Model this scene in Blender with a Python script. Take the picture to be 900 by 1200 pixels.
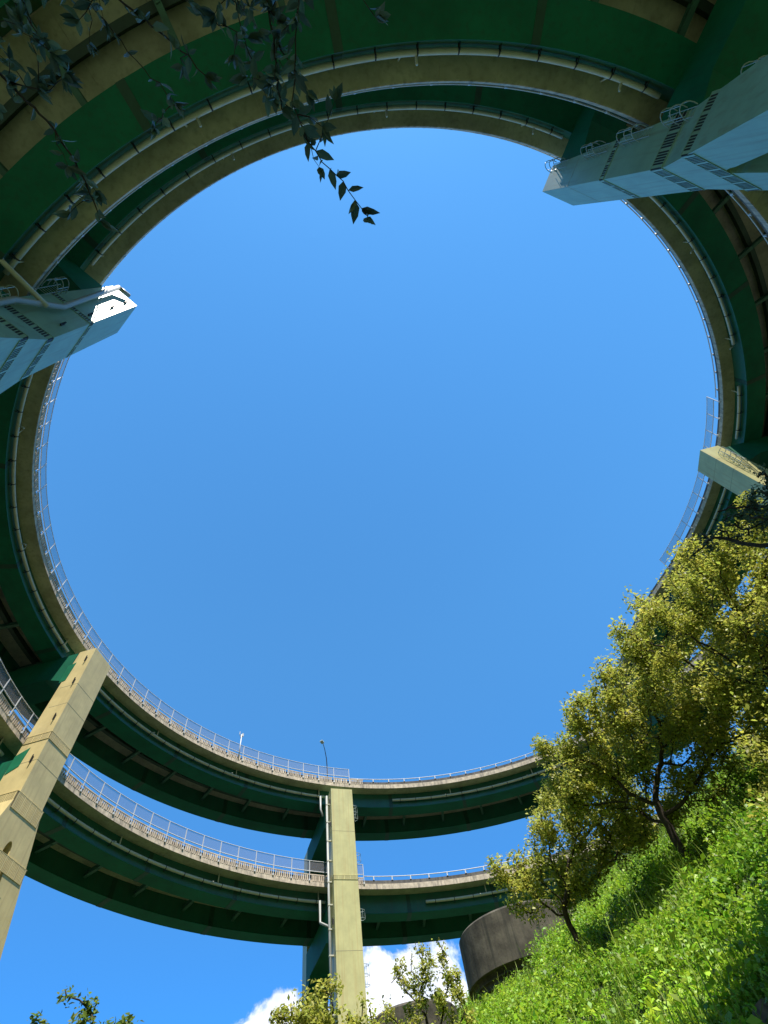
import bpy, bmesh, math, random
import numpy as np
from mathutils import Vector, Matrix

# ------------------------------------------------------------------ clear
for o in list(bpy.data.objects): bpy.data.objects.remove(o)
S = bpy.context.scene
C = S.collection
PI = math.pi
R_ = math.radians
rng = np.random.default_rng(7)
random.seed(7)

# ------------------------------------------------------------------ camera
M = np.array([[0.99237303, 0.06005135, -0.10765499],
              [0.0, -0.87331906, -0.48714867],
              [-0.12327109, 0.4834332, -0.86665828]])
F = 577.22
CAM = np.array([-8.962, -29.452, 0.0])
cd = bpy.data.cameras.new('camera'); cam = bpy.data.objects.new('camera', cd); C.objects.link(cam)
U_, s_, V_ = np.linalg.svd(M); Mo = U_ @ V_
cam.matrix_world = Matrix([[*Mo[0], CAM[0]], [*Mo[1], CAM[1]], [*Mo[2], CAM[2]], [0, 0, 0, 1]])
cd.sensor_fit = 'HORIZONTAL'; cd.sensor_width = 36; cd.lens = 36 * F / 900
cd.clip_start = 0.1; cd.clip_end = 3000
S.camera = cam
S.render.resolution_x = 768; S.render.resolution_y = 1024

# ------------------------------------------------------------------ sun, sky, exposure
SUN_EL = R_(66.5)
SUN_H = Vector((0.20, -0.98, 0)).normalized()
sd = bpy.data.lights.new('sun', 'SUN'); sun = bpy.data.objects.new('sun', sd); C.objects.link(sun)
sd.energy = 5.0; sd.angle = R_(0.53); sd.color = (1.0, 0.94, 0.84)
sdir = Vector((SUN_H.x * math.cos(SUN_EL), SUN_H.y * math.cos(SUN_EL), math.sin(SUN_EL)))
sun.rotation_euler = sdir.to_track_quat('Z', 'Y').to_euler()
W = bpy.data.worlds.new('World'); S.world = W; W.use_nodes = True
wn = W.node_tree.nodes; wl = W.node_tree.links; wn.clear()
out = wn.new('ShaderNodeOutputWorld'); bg = wn.new('ShaderNodeBackground'); bg.inputs[1].default_value = 0.112
sky = wn.new('ShaderNodeTexSky'); sky.sky_type = 'NISHITA'; sky.sun_disc = False
sky.sun_elevation = SUN_EL; sky.sun_rotation = math.atan2(SUN_H.x, SUN_H.y)
sky.altitude = 200; sky.air_density = 1.0; sky.dust_density = 0.1; sky.ozone_density = 2.2
wl.new(bg.outputs[0], out.inputs[0])
S.view_settings.view_transform = 'Standard'; S.view_settings.look = 'None'
S.view_settings.exposure = 0.55; S.view_settings.gamma = 1.0; S.view_settings.use_curve_mapping = False


def azel(az, el):
    a, e = R_(az), R_(el)
    return (math.cos(e) * math.cos(a), math.cos(e) * math.sin(a), math.sin(e))


tc = wn.new('ShaderNodeTexCoord')
nz = wn.new('ShaderNodeTexNoise'); nz.inputs['Scale'].default_value = 17; nz.inputs['Detail'].default_value = 9
nz.inputs['Roughness'].default_value = 0.6; nz.inputs['Distortion'].default_value = 0.3
wl.new(tc.outputs['Generated'], nz.inputs['Vector'])


def wmath(op, a, b=None):
    n = wn.new('ShaderNodeMath'); n.operation = op
    for i, v in enumerate((a, b)):
        if v is None: continue
        if isinstance(v, (int, float)): n.inputs[i].default_value = v
        else: wl.new(v, n.inputs[i])
    return n.outputs[0]


acc = None
for az, el, rad in ((98.3, 12.6, 4.2), (95.8, 15.2, 2.8), (86, 13.5, 6.6), (84.3, 16.4, 3.6), (90, 14, 3.5), (76, 11, 6), (110, 6, 6)):
    d = wn.new('ShaderNodeVectorMath'); d.operation = 'DISTANCE'
    wl.new(tc.outputs['Generated'], d.inputs[0]); d.inputs[1].default_value = azel(az, el)
    v = wmath('SUBTRACT', 1.0, wmath('DIVIDE', d.outputs['Value'], R_(rad)))
    acc = v if acc is None else wmath('MAXIMUM', acc, v)
cl = wmath('ADD', wmath('MULTIPLY', acc, 1.0), wmath('MULTIPLY', wmath('SUBTRACT', nz.outputs[0], 0.5), 1.9))
mr = wn.new('ShaderNodeMapRange'); mr.interpolation_type = 'SMOOTHSTEP'
mr.inputs[1].default_value = 0.0; mr.inputs[2].default_value = 0.34
wl.new(cl, mr.inputs[0])
n2 = wn.new('ShaderNodeTexNoise'); n2.inputs['Scale'].default_value = 11; n2.inputs['Detail'].default_value = 6
wl.new(tc.outputs['Generated'], n2.inputs['Vector'])
cr = wn.new('ShaderNodeMix'); cr.data_type = 'RGBA'
cr.inputs[6].default_value = (5.0, 5.6, 6.8, 1); cr.inputs[7].default_value = (9.2, 9.3, 9.6, 1)
mr2 = wn.new('ShaderNodeMapRange'); mr2.inputs[1].default_value = 0.38; mr2.inputs[2].default_value = 0.6
wl.new(n2.outputs[0], mr2.inputs[0]); wl.new(mr2.outputs[0], cr.inputs[0])
mx = wn.new('ShaderNodeMix'); mx.data_type = 'RGBA'
# tint of the clear air
tn = wn.new('ShaderNodeMix'); tn.data_type = 'RGBA'; tn.blend_type = 'MULTIPLY'; tn.inputs[0].default_value = 1.0
tn.inputs[7].default_value = (0.58, 1.30, 1.60, 1)
sx = wn.new('ShaderNodeSeparateXYZ'); wl.new(tc.outputs['Generated'], sx.inputs[0])
gm = wn.new('ShaderNodeMapRange'); gm.interpolation_type = 'SMOOTHSTEP'; gm.inputs[1].default_value = 0.12; gm.inputs[2].default_value = 0.75
wl.new(sx.outputs['Z'], gm.inputs[0])
lo = wn.new('ShaderNodeMix'); lo.data_type = 'RGBA'; lo.inputs[6].default_value = (0.19, 0.71, 1.28, 1); lo.inputs[7].default_value = (0.62, 1.38, 1.70, 1)
wl.new(gm.outputs[0], lo.inputs[0]); wl.new(lo.outputs[2], tn.inputs[7])
wl.new(sky.outputs[0], tn.inputs[6])
wl.new(mr.outputs[0], mx.inputs[0]); wl.new(tn.outputs[2], mx.inputs[6]); wl.new(cr.outputs[2], mx.inputs[7])
wl.new(mx.outputs[2], bg.inputs[0])


# ------------------------------------------------------------------ point helpers
def ray(x, y):
    d = Mo @ np.array([x - 450, -(y - 600), -F]); return d


def P(x, y, hd):
    """world point seen at photo pixel (x,y) at horizontal distance hd from the camera"""
    d = ray(x, y); return CAM + d * hd / math.hypot(d[0], d[1])


# ------------------------------------------------------------------ materials
def mat(name, col, rough=0.7, var=0.15, scale=3.0, col2=None, bump=0.0, bscale=30, spec=0.5, streak=None, streak_amt=0.0,
        island=0.0, transl=0.0, metallic=0.0, stretch=(1, 1, 1)):
    m = bpy.data.materials.new(name); m.use_nodes = True
    n = m.node_tree.nodes; l = m.node_tree.links
    b = n['Principled BSDF']; b.inputs['Roughness'].default_value = rough
    b.inputs['Specular IOR Level'].default_value = spec; b.inputs['Metallic'].default_value = metallic
    t = n.new('ShaderNodeTexCoord'); mp = n.new('ShaderNodeMapping'); l.new(t.outputs['Object'], mp.inputs[0])
    mp.inputs['Scale'].default_value = stretch
    nt = n.new('ShaderNodeTexNoise'); nt.inputs['Scale'].default_value = scale; nt.inputs['Detail'].default_value = 7
    nt.inputs['Roughness'].default_value = 0.65
    l.new(mp.outputs[0], nt.inputs['Vector'])
    r = n.new('ShaderNodeValToRGB')
    c2 = col2 if col2 else tuple(c * (1 - var) for c in col)
    c1 = tuple(c * (1 + var * 0.6) for c in col)
    r.color_ramp.elements[0].position = 0.34; r.color_ramp.elements[1].position = 0.66
    r.color_ramp.elements[0].color = (*c2, 1); r.color_ramp.elements[1].color = (*c1, 1)
    l.new(nt.outputs[0], r.inputs[0]); cur = r.outputs[0]
    if streak:
        mp2 = n.new('ShaderNodeMapping'); l.new(t.outputs['Object'], mp2.inputs[0]); mp2.inputs['Scale'].default_value = (2.4, 2.4, 0.12)
        n3 = n.new('ShaderNodeTexNoise'); n3.inputs['Scale'].default_value = 1.6; n3.inputs['Detail'].default_value = 8
        l.new(mp2.outputs[0], n3.inputs['Vector'])
        mr = n.new('ShaderNodeMapRange'); mr.inputs[1].default_value = 0.5; mr.inputs[2].default_value = 0.72
        mr.inputs[4].default_value = streak_amt; l.new(n3.outputs[0], mr.inputs[0])
        mx = n.new('ShaderNodeMix'); mx.data_type = 'RGBA'; l.new(mr.outputs[0], mx.inputs[0]); l.new(cur, mx.inputs[6])
        mx.inputs[7].default_value = (*streak, 1); cur = mx.outputs[2]
    if island:
        g = n.new('ShaderNodeNewGeometry'); hs = n.new('ShaderNodeHueSaturation')
        m1 = n.new('ShaderNodeMapRange'); m1.inputs[3].default_value = 1 - island; m1.inputs[4].default_value = 1 + island
        m2 = n.new('ShaderNodeMapRange'); m2.inputs[3].default_value = 0.475; m2.inputs[4].default_value = 0.525
        l.new(g.outputs['Random Per Island'], m1.inputs[0])
        wnz = n.new('ShaderNodeTexWhiteNoise'); wnz.noise_dimensions = '1D'; l.new(g.outputs['Random Per Island'], wnz.inputs['W'])
        l.new(wnz.outputs['Value'], m2.inputs[0])
        l.new(m1.outputs[0], hs.inputs['Value']); l.new(m2.outputs[0], hs.inputs['Hue']); l.new(cur, hs.inputs['Color']); cur = hs.outputs[0]
    l.new(cur, b.inputs['Base Color'])
    if bump:
        nb = n.new('ShaderNodeTexNoise'); nb.inputs['Scale'].default_value = bscale; nb.inputs['Detail'].default_value = 5
        l.new(t.outputs['Object'], nb.inputs['Vector'])
        bp = n.new('ShaderNodeBump'); bp.inputs['Strength'].default_value = bump; bp.inputs['Distance'].default_value = 0.02
        l.new(nb.outputs[0], bp.inputs['Height']); l.new(bp.outputs[0], b.inputs['Normal'])
    if transl:
        o = n['Material Output']; tr = n.new('ShaderNodeBsdfTranslucent'); l.new(cur, tr.inputs[0])
        ms = n.new('ShaderNodeMixShader'); ms.inputs[0].default_value = transl
        l.new(b.outputs[0], ms.inputs[1]); l.new(tr.outputs[0], ms.inputs[2]); l.new(ms.outputs[0], o.inputs[0])
    return m


m_soffit = mat('tan_concrete_soffit', (0.46, 0.44, 0.29), 0.9, 0.26, 0.55, bump=0.25, streak=(0.16, 0.14, 0.10), streak_amt=0.35)
m_fascia = mat('weathered_concrete', (0.58, 0.49, 0.37), 0.9, 0.34, 2.2, bump=0.3, streak=(0.13, 0.12, 0.11), streak_amt=0.75)
m_fascia2 = mat('stained_concrete', (0.13, 0.12, 0.11), 0.92, 0.45, 1.2, bump=0.3, streak=(0.32, 0.28, 0.22), streak_amt=0.5)
m_rib = mat('parapet_rib_concrete', (0.70, 0.58, 0.45), 0.9, 0.35, 1.1, bump=0.2)
m_green = mat('dark_green_steel_paint', (0.006, 0.150, 0.078), 0.6, 0.25, 0.35, bump=0.05, bscale=8, streak=(0.02, 0.085, 0.05), streak_amt=0.45, spec=0.25)
m_splice = mat('green_splice_plate', (0.014, 0.07, 0.04), 0.5, 0.2, 2)
m_web = mat('green_web_paint', (0.018, 0.13, 0.078), 0.38, 0.22, 0.5, streak=(0.06, 0.10, 0.07), streak_amt=0.4)
m_under = mat('under_deck_steel', (0.028, 0.055, 0.038), 0.6, 0.3, 1)
m_cream_shaded = mat('cream_steel_paint_shaded', (0.29, 0.48, 0.36), 0.42, 0.14, 0.5, bump=0.04, bscale=3, streak=(0.22, 0.26, 0.17), streak_amt=0.55)  # pier paint for the shaded piers, blue-green shade put into the colour
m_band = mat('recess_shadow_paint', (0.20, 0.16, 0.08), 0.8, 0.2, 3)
m_xb = mat('bounce_lit_green_steel', (0.055, 0.15, 0.10), 0.5, 0.3, 1.0)  # lighter green stands for ground bounce on the cross beams
m_creamT_lit = mat('cream_steel_paint_sunlit_tan', (0.76, 0.61, 0.29), 0.45, 0.15, 0.5, bump=0.04, bscale=3, streak=(0.50, 0.36, 0.17), streak_amt=0.40)  # same pier paint, warm sunlight put into the colour
m_creamC_lit = mat('cream_steel_paint_sunlit', (0.62, 0.58, 0.27), 0.42, 0.14, 0.5, bump=0.04, bscale=3, streak=(0.50, 0.33, 0.12), streak_amt=0.42)  # sunlit copy of the pier paint for the far and right piers
m_pipe = mat('pale_pipe_plastic', (0.62, 0.60, 0.47), 0.45, 0.12, 1.5)
m_wpipe = mat('white_downpipe', (0.40, 0.41, 0.38), 0.4, 0.1, 2)
m_dark = mat('dark_clamp_steel', (0.025, 0.028, 0.028), 0.6, 0.2, 4)
m_white = mat('white_rail_paint', (0.66, 0.67, 0.68), 0.45, 0.08, 3)
m_galv = mat('galvanised_cage_steel', (0.42, 0.50, 0.48), 0.5, 0.1, 4, metallic=0.2)
m_asph = mat('asphalt', (0.055, 0.055, 0.058), 0.95, 0.2, 4)
m_drum = mat('mossy_caisson_concrete', (0.115, 0.10, 0.075), 0.95, 0.6, 0.9, bump=0.5, bscale=9, streak=(0.03, 0.032, 0.025), streak_amt=0.85)
m_brown = mat('brown_board_paint', (0.26, 0.085, 0.045), 0.6, 0.25, 3)
m_oldw = mat('old_brown_edging', (0.16, 0.12, 0.09), 0.9, 0.4, 5, bump=0.4)
m_bark = mat('dark_bark', (0.055, 0.042, 0.030), 0.95, 0.4, 6, bump=0.6, bscale=25)
m_leafY = mat('yellow_green_leaves', (0.48, 0.47, 0.08), 0.45, 0.3, 0.45, col2=(0.29, 0.34, 0.05), island=0.5, transl=0.5, spec=0.4)
m_leafG = mat('mid_green_leaves', (0.17, 0.24, 0.03), 0.5, 0.35, 0.6, col2=(0.10, 0.16, 0.025), island=0.4, transl=0.5, spec=0.35)
m_leafD = mat('overhang_leaves', (0.10, 0.17, 0.10), 0.45, 0.3, 2, island=0.4, transl=0.3, spec=0.5)
m_grass = mat('weed_leaves', (0.34, 0.50, 0.03), 0.45, 0.3, 0.25, col2=(0.15, 0.31, 0.02), island=0.5, transl=0.42, spec=0.35)
m_blade = mat('tall_grass_blades', (0.30, 0.42, 0.07), 0.55, 0.3, 0.5, island=0.35, transl=0.3, spec=0.3)
m_soil = mat('hill_soil', (0.05, 0.075, 0.022), 0.95, 0.5, 0.6, bump=0.6, bscale=4)
m_ground = mat('valley_ground', (0.065, 0.075, 0.04), 0.95, 0.35, 0.12, col2=(0.04, 0.06, 0.025), bump=0.3, bscale=3)
m_forest = mat('forest_canopy', (0.035, 0.06, 0.02), 0.95, 0.5, 0.08, col2=(0.02, 0.04, 0.012), bump=0.8, bscale=.3)
# wire mesh of the safety fence: mostly open
m_mesh = bpy.data.materials.new('wire_mesh'); m_mesh.use_nodes = True
_n = m_mesh.node_tree.nodes; _l = m_mesh.node_tree.links; _b = _n['Principled BSDF']
_b.inputs['Base Color'].default_value = (0.30, 0.30, 0.34, 1); _b.inputs['Roughness'].default_value = 0.6
_t = _n.new('ShaderNodeBsdfTransparent'); _m = _n.new('ShaderNodeMixShader'); _m.inputs[0].default_value = 0.20
_l.new(_t.outputs[0], _m.inputs[1]); _l.new(_b.outputs[0], _m.inputs[2]); _l.new(_m.outputs[0], _n['Material Output'].inputs[0])


# ------------------------------------------------------------------ object helpers
def link(name, me, m, parent=None):
    o = bpy.data.objects.new(name, me); C.objects.link(o)
    if m is not None and not len(me.materials):
        for x in (m if isinstance(m, (list, tuple)) else [m]): me.materials.append(x)
    if parent is not None: o.parent = parent
    return o


def thing(name, label, cat, loc=(0, 0, 0), rz=0.0, group=None):
    o = bpy.data.objects.new(name, None); C.objects.link(o); o.location = loc; o.rotation_euler[2] = rz
    o['label'] = label; o['category'] = cat
    if group: o['group'] = group
    return o


def tag(o, label, cat, group=None, kind=None):
    if label: o['label'] = label
    if cat: o['category'] = cat
    if group: o['group'] = group
    if kind: o['kind'] = kind
    return o


class MB:
    def __init__(s): s.v = []; s.f = []; s.m = []; s.cur = 0

    def add(s, vs, fs):
        k = len(s.v); s.v += [tuple(map(float, v)) for v in vs]; s.f += [tuple(i + k for i in f) for f in fs]; s.m += [s.cur] * len(fs)

    def hexa(s, p):  # 8 points: bottom loop 0-3, top loop 4-7
        s.add(p, [(3, 2, 1, 0), (4, 5, 6, 7), (0, 1, 5, 4), (1, 2, 6, 5), (2, 3, 7, 6), (3, 0, 4, 7)])

    def box(s, x0, x1, y0, y1, z0, z1):
        s.hexa([(x0, y0, z0), (x1, y0, z0), (x1, y1, z0), (x0, y1, z0), (x0, y0, z1), (x1, y0, z1), (x1, y1, z1), (x0, y1, z1)])

    def tube(s, pts, r, n=8, cap=True):
        pts = [np.array(p, float) for p in pts]
        rs = r if isinstance(r, (list, tuple, np.ndarray)) else [r] * len(pts)
        k = len(s.v); prev = None
        for i, p in enumerate(pts):
            a = pts[max(i - 1, 0)]; b = pts[min(i + 1, len(pts) - 1)]
            d = b - a; d = d / (np.linalg.norm(d) + 1e-12)
            if prev is None:
                u = np.cross(d, [0, 0, 1.0]);
                if np.linalg.norm(u) < 1e-3: u = np.cross(d, [0, 1.0, 0])
            else: u = prev - d * (prev @ d)
            u = u / np.linalg.norm(u); prev = u; w = np.cross(d, u)
            for j in range(n):
                a_ = 2 * PI * j / n; q = p + rs[i] * (math.cos(a_) * u + math.sin(a_) * w); s.v.append(tuple(q))
        for i in range(len(pts) - 1):
            for j in range(n):
                j2 = (j + 1) % n
                s.f.append((k + i * n + j, k + i * n + j2, k + (i + 1) * n + j2, k + (i + 1) * n + j)); s.m.append(s.cur)
        if cap:
            s.f.append(tuple(k + j for j in range(n))[::-1]); s.m.append(s.cur)
            s.f.append(tuple(k + (len(pts) - 1) * n + j for j in range(n))); s.m.append(s.cur)

    def mesh(s, name, smooth=False):
        me = bpy.data.meshes.new(name); me.from_pydata(s.v, [], s.f)
        me.polygons.foreach_set('material_index', s.m)
        bm = bmesh.new(); bm.from_mesh(me); bmesh.ops.recalc_face_normals(bm, faces=bm.faces); bm.to_mesh(me); bm.free()
        if smooth: me.polygons.foreach_set('use_smooth', [True] * len(me.polygons))
        me.update(); return me

    def build(s, name, m, parent=None, smooth=False):
        return link(name, s.mesh(name, smooth), m, parent)


def quads(name, V, m, parent=None):
    """V: (n,4,3) array of quads as one mesh"""
    n = len(V); me = bpy.data.meshes.new(name)
    me.vertices.add(4 * n); me.vertices.foreach_set('co', V.reshape(-1).astype(np.float32))
    me.loops.add(4 * n); me.loops.foreach_set('vertex_index', np.arange(4 * n, dtype=np.int32))
    me.polygons.add(n); me.polygons.foreach_set('loop_start', np.arange(0, 4 * n, 4, dtype=np.int32))
    me.polygons.foreach_set('loop_total', np.full(n, 4, dtype=np.int32))
    me.update(calc_edges=True); me.validate()
    return link(name, me, m, parent)


def leafquads(c, size, up=0.35, aspect=0.5, rg=rng):
    # leaves turn partly towards the light
    """rhombic leaves at centres c (n,3)"""
    n = len(c)
    nr = rg.normal(size=(n, 3)) * .75 + np.array([sdir.x, sdir.y * 1.3, sdir.z]) * up * 3.2; nr /= np.linalg.norm(nr, axis=1)[:, None]
    a = rg.normal(size=(n, 3)); a -= nr * (a * nr).sum(1)[:, None]; a /= np.linalg.norm(a, axis=1)[:, None]
    b = np.cross(nr, a); L = (size * rg.uniform(0.45, 1.4, n))[:, None]
    fold = nr * L * 0.12
    return np.stack([c - a * L * .5, c + b * L * aspect * .5 + fold, c + a * L * .5, c - b * L * aspect * .5 + fold], 1)


# ------------------------------------------------------------------ helix path of the inner slab edge
CUT = 0.75
Z0, PIT = 38.084, 11.217
RK = [0.0235, 0.3208, -0.3312, -0.0816, -0.3109, -0.2782, -0.3999, -0.137, 0.45]
ZK = [-0.1008, -0.0921, -0.1959, -0.3459, 0.3152, 0.4342, 0.0844, 0.7543, 0.2]


def crv(x, v):
    u = x / (PI / 2); i = int(min(max(math.floor(u), 0), 7)); t = min(max(u - i, -1), 2)
    a, b, c, d = v[max(i - 1, 0)], v[i], v[i + 1], v[min(i + 2, 8)]
    return .5 * (2 * b + (-a + c) * t + (2 * a - 5 * b + 4 * c - d) * t * t + (-a + 3 * b - 3 * c + d) * t ** 3)


T_END = 4 * PI - R_(26)      # the top turn leaves the loop here


def path(tau):
    """tau 0..4pi along both turns -> (point on inner slab edge, outward unit normal)"""
    tc_ = min(max(tau, 0), T_END)
    th = CUT + tc_; r = 37 + crv(tc_, RK); z = Z0 + PIT * (tc_ - 2 * PI) / (2 * PI) + crv(tc_, ZK)
    n = np.array([math.cos(th), math.sin(th), 0]); p = np.array([r * n[0], r * n[1], z])
    if tau > T_END or tau < 0:
        over = (tau - T_END) if tau > T_END else tau
        rr = 34.0 + 0.0; s = over * 37
        c = p + n * (10.3 + rr)       # curve the other way round a centre outside the loop
        ang = -s / rr; ca, sa = math.cos(ang), math.sin(ang)
        rel = -n; q = np.array([rel[0] * ca - rel[1] * sa, rel[0] * sa + rel[1] * ca, 0])
        p2 = c + q * (10.3 + rr); p2[2] = p[2] + over * PIT / (2 * PI)
        return p2, -q
    return p, n


def tau_of(theta_deg, k):
    """k=0 upper turn, k=1 lower turn"""
    return (R_(theta_deg) - CUT) % (2 * PI) + (1 - k) * 2 * PI


def sweep(mb, prof, t0, t1, step=1.25, closed=True):
    """prof: list of (dr,dz) closed polygon swept along the path"""
    n = max(2, int(math.ceil(math.degrees(t1 - t0) / step)) + 1)
    k = len(mb.v); m_ = len(prof)
    for i in range(n):
        p, nn = path(t0 + (t1 - t0) * i / (n - 1))
        for dr, dz in prof: mb.v.append(tuple(p + nn * dr + np.array([0, 0, dz])))
    for i in range(n - 1):
        for j in range(m_):
            j2 = (j + 1) % m_
            mb.f.append((k + i * m_ + j, k + i * m_ + j2, k + (i + 1) * m_ + j2, k + (i + 1) * m_ + j)); mb.m.append(mb.cur)
    mb.f.append(tuple(k + j for j in range(m_))[::-1]); mb.m.append(mb.cur)
    mb.f.append(tuple(k + (n - 1) * m_ + j for j in range(m_))); mb.m.append(mb.cur)


def rect(a, b, c, d): return [(a, c), (b, c), (b, d), (a, d)]


def frame_at(tau, dr=0, dz=0):
    p, n = path(tau); q = p + n * dr; q[2] += dz
    return q, math.atan2(n[1], n[0])


# ------------------------------------------------------------------ setting: valley ground and hillside
A25 = R_(25); ax = np.array([math.cos(A25), math.sin(A25)])


def hill(x, y):
    s = (x - CAM[0]) * ax[0] + (y - CAM[1]) * ax[1]
    w = -(x - CAM[0]) * ax[1] + (y - CAM[1]) * ax[0]
    def sp(u, k): return np.logaddexp(0, u * k) / k
    h = -1.6 + 0.62 * (sp(s - 4, 1.2)) - 0.50 * sp(s - 27.8, 1.5)
    h = h + 0.25 * np.sin(x * .45 + 1) * np.cos(y * .38) * np.clip((s - 4) / 8, 0, 1)
    h = h + (0.30 * np.sin(x * 1.15 + 1.9 * np.sin(y * .7)) * np.sin(y * 1.05 + .8 * np.sin(x * .6 + 2)) + .18 * np.sin(x * 2.3 + y * .8) * np.sin(y * 2.1 - x * .5)) * np.clip((s - 5) / 5, 0, 1) * np.clip((60 - s) / 20, 0, 1)
    xd, yd = CAM[0] + 37.5 * math.cos(R_(71.5)), CAM[1] + 37.5 * math.sin(R_(71.5))
    h = h - 1.3 * np.exp(-((x - xd) ** 2 + (y - yd) ** 2) / (2 * 2.6 ** 2))
    # forested valley sides further out, lower where the photograph looks down the valley
    azc = np.degrees(np.arctan2(y, x)) % 360; rr = np.hypot(x, y)
    dd = np.abs((azc - 84 + 180) % 360 - 180)
    tane = 0.14 + 0.62 * np.clip((dd - 48) / 40, 0, 1) ** 1.3
    h = h + np.clip(rr - 95, 0, 420) * tane * (1 + .12 * np.sin(azc * .13) * np.sin(rr * .03))
    h = h - 0.9 * sp(w - 62, .3) * np.clip((s + 0) / 20, 0, 1) * .4
    return h


def grid(name, xs, ys, m):
    X, Y = np.meshgrid(xs, ys, indexing='ij'); Z = hill(X, Y)
    nx, ny = X.shape; V = np.stack([X, Y, Z], -1).reshape(-1, 3)
    I = np.arange(nx * ny).reshape(nx, ny)
    Fq = np.stack([I[:-1, :-1], I[1:, :-1], I[1:, 1:], I[:-1, 1:]], -1).reshape(-1, 4)
    me = bpy.data.meshes.new(name); me.from_pydata(V.tolist(), [], Fq.tolist()); me.update()
    me.polygons.foreach_set('use_smooth', [True] * len(me.polygons))
    return me


def axis_(lo, hi, fine, a, b):
    l = [a - 2 ** i * fine for i in range(1, 12) if a - 2 ** i * fine > lo]; r = [b + 2 ** i * fine for i in range(1, 12) if b + 2 ** i * fine < hi]
    return np.array([lo] + sorted(set([v for v in np.arange(lo, a, 25)])) + list(np.arange(a, b, fine)) + [v for v in np.arange(b, hi, 25)] + [hi])[1:]


me = grid('ground', axis_(-1500, 1500, .75, -30, 60), axis_(-1500, 1500, .75, -40, 60), m_ground)
me.materials.append(m_ground); me.materials.append(m_soil)
vc = np.zeros(len(me.polygons) * 3); me.polygons.foreach_get('center', vc); vc = vc.reshape(-1, 3)
ss = (vc[:, 0] - CAM[0]) * ax[0] + (vc[:, 1] - CAM[1]) * ax[1]
me.materials.append(m_forest)
rc = np.hypot(vc[:, 0], vc[:, 1])
me.polygons.foreach_set('material_index', np.where(rc > 97, 2, (ss > 4.5).astype(int)).astype(np.int32))
gnd = link('ground', me, None); gnd['kind'] = 'structure'


# ------------------------------------------------------------------ bridge decks
PIERS = [(106.6, 'C'), (166.0, 'LL'), (224.9, 'L'), (288.6, 'UR'), (347.5, 'R')]
clampM = MB(); clampM.tube([(0, 0.13 * math.cos(a), 0.13 * math.sin(a)) for a in np.linspace(0, 2 * PI, 11)], 0.028, 5, False)
# ring in the local x(radial)-z plane
clampM = MB()
ring = [(0.135 * math.cos(a), 0, 0.155 * math.sin(a)) for a in np.linspace(0, 2 * PI, 13)]
clampM.tube(ring, 0.045, 5, False); clampM.box(0.14, 0.31, -0.03, 0.03, -0.05, 0.03); clampM.box(-0.02, 0.02, -0.03, 0.03, -0.30, -0.14)
clampM.box(-0.02, 0.30, -0.025, 0.025, -0.30, -0.26)
clamp_me = clampM.mesh('pipe_clamp'); clamp_me.materials.append(m_dark)
pm = MB(); pm.box(-0.035, 0.035, -0.035, 0.035, 0.0, 2.08); pm.box(-0.02, 0.10, -0.09, 0.09, 0.0, 0.18)
post_me = pm.mesh('fence_post'); post_me.materials.append(m_white)
pm = MB(); pm.box(-0.05, 0.05, -0.06, 0.06, 0.0, 0.36); pm.box(-0.08, 0.1, -0.1, 0.1, 0.0, 0.03)
rpost_me = pm.mesh('rail_post'); rpost_me.materials.append(m_white)


def inst(name, me_, parent, tau, dr, dz):
    q, a = frame_at(tau, dr, dz); o = bpy.data.objects.new(name, me_); C.objects.link(o)
    o.location = q; o.rotation_euler[2] = a; o.parent = parent; return o


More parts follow.
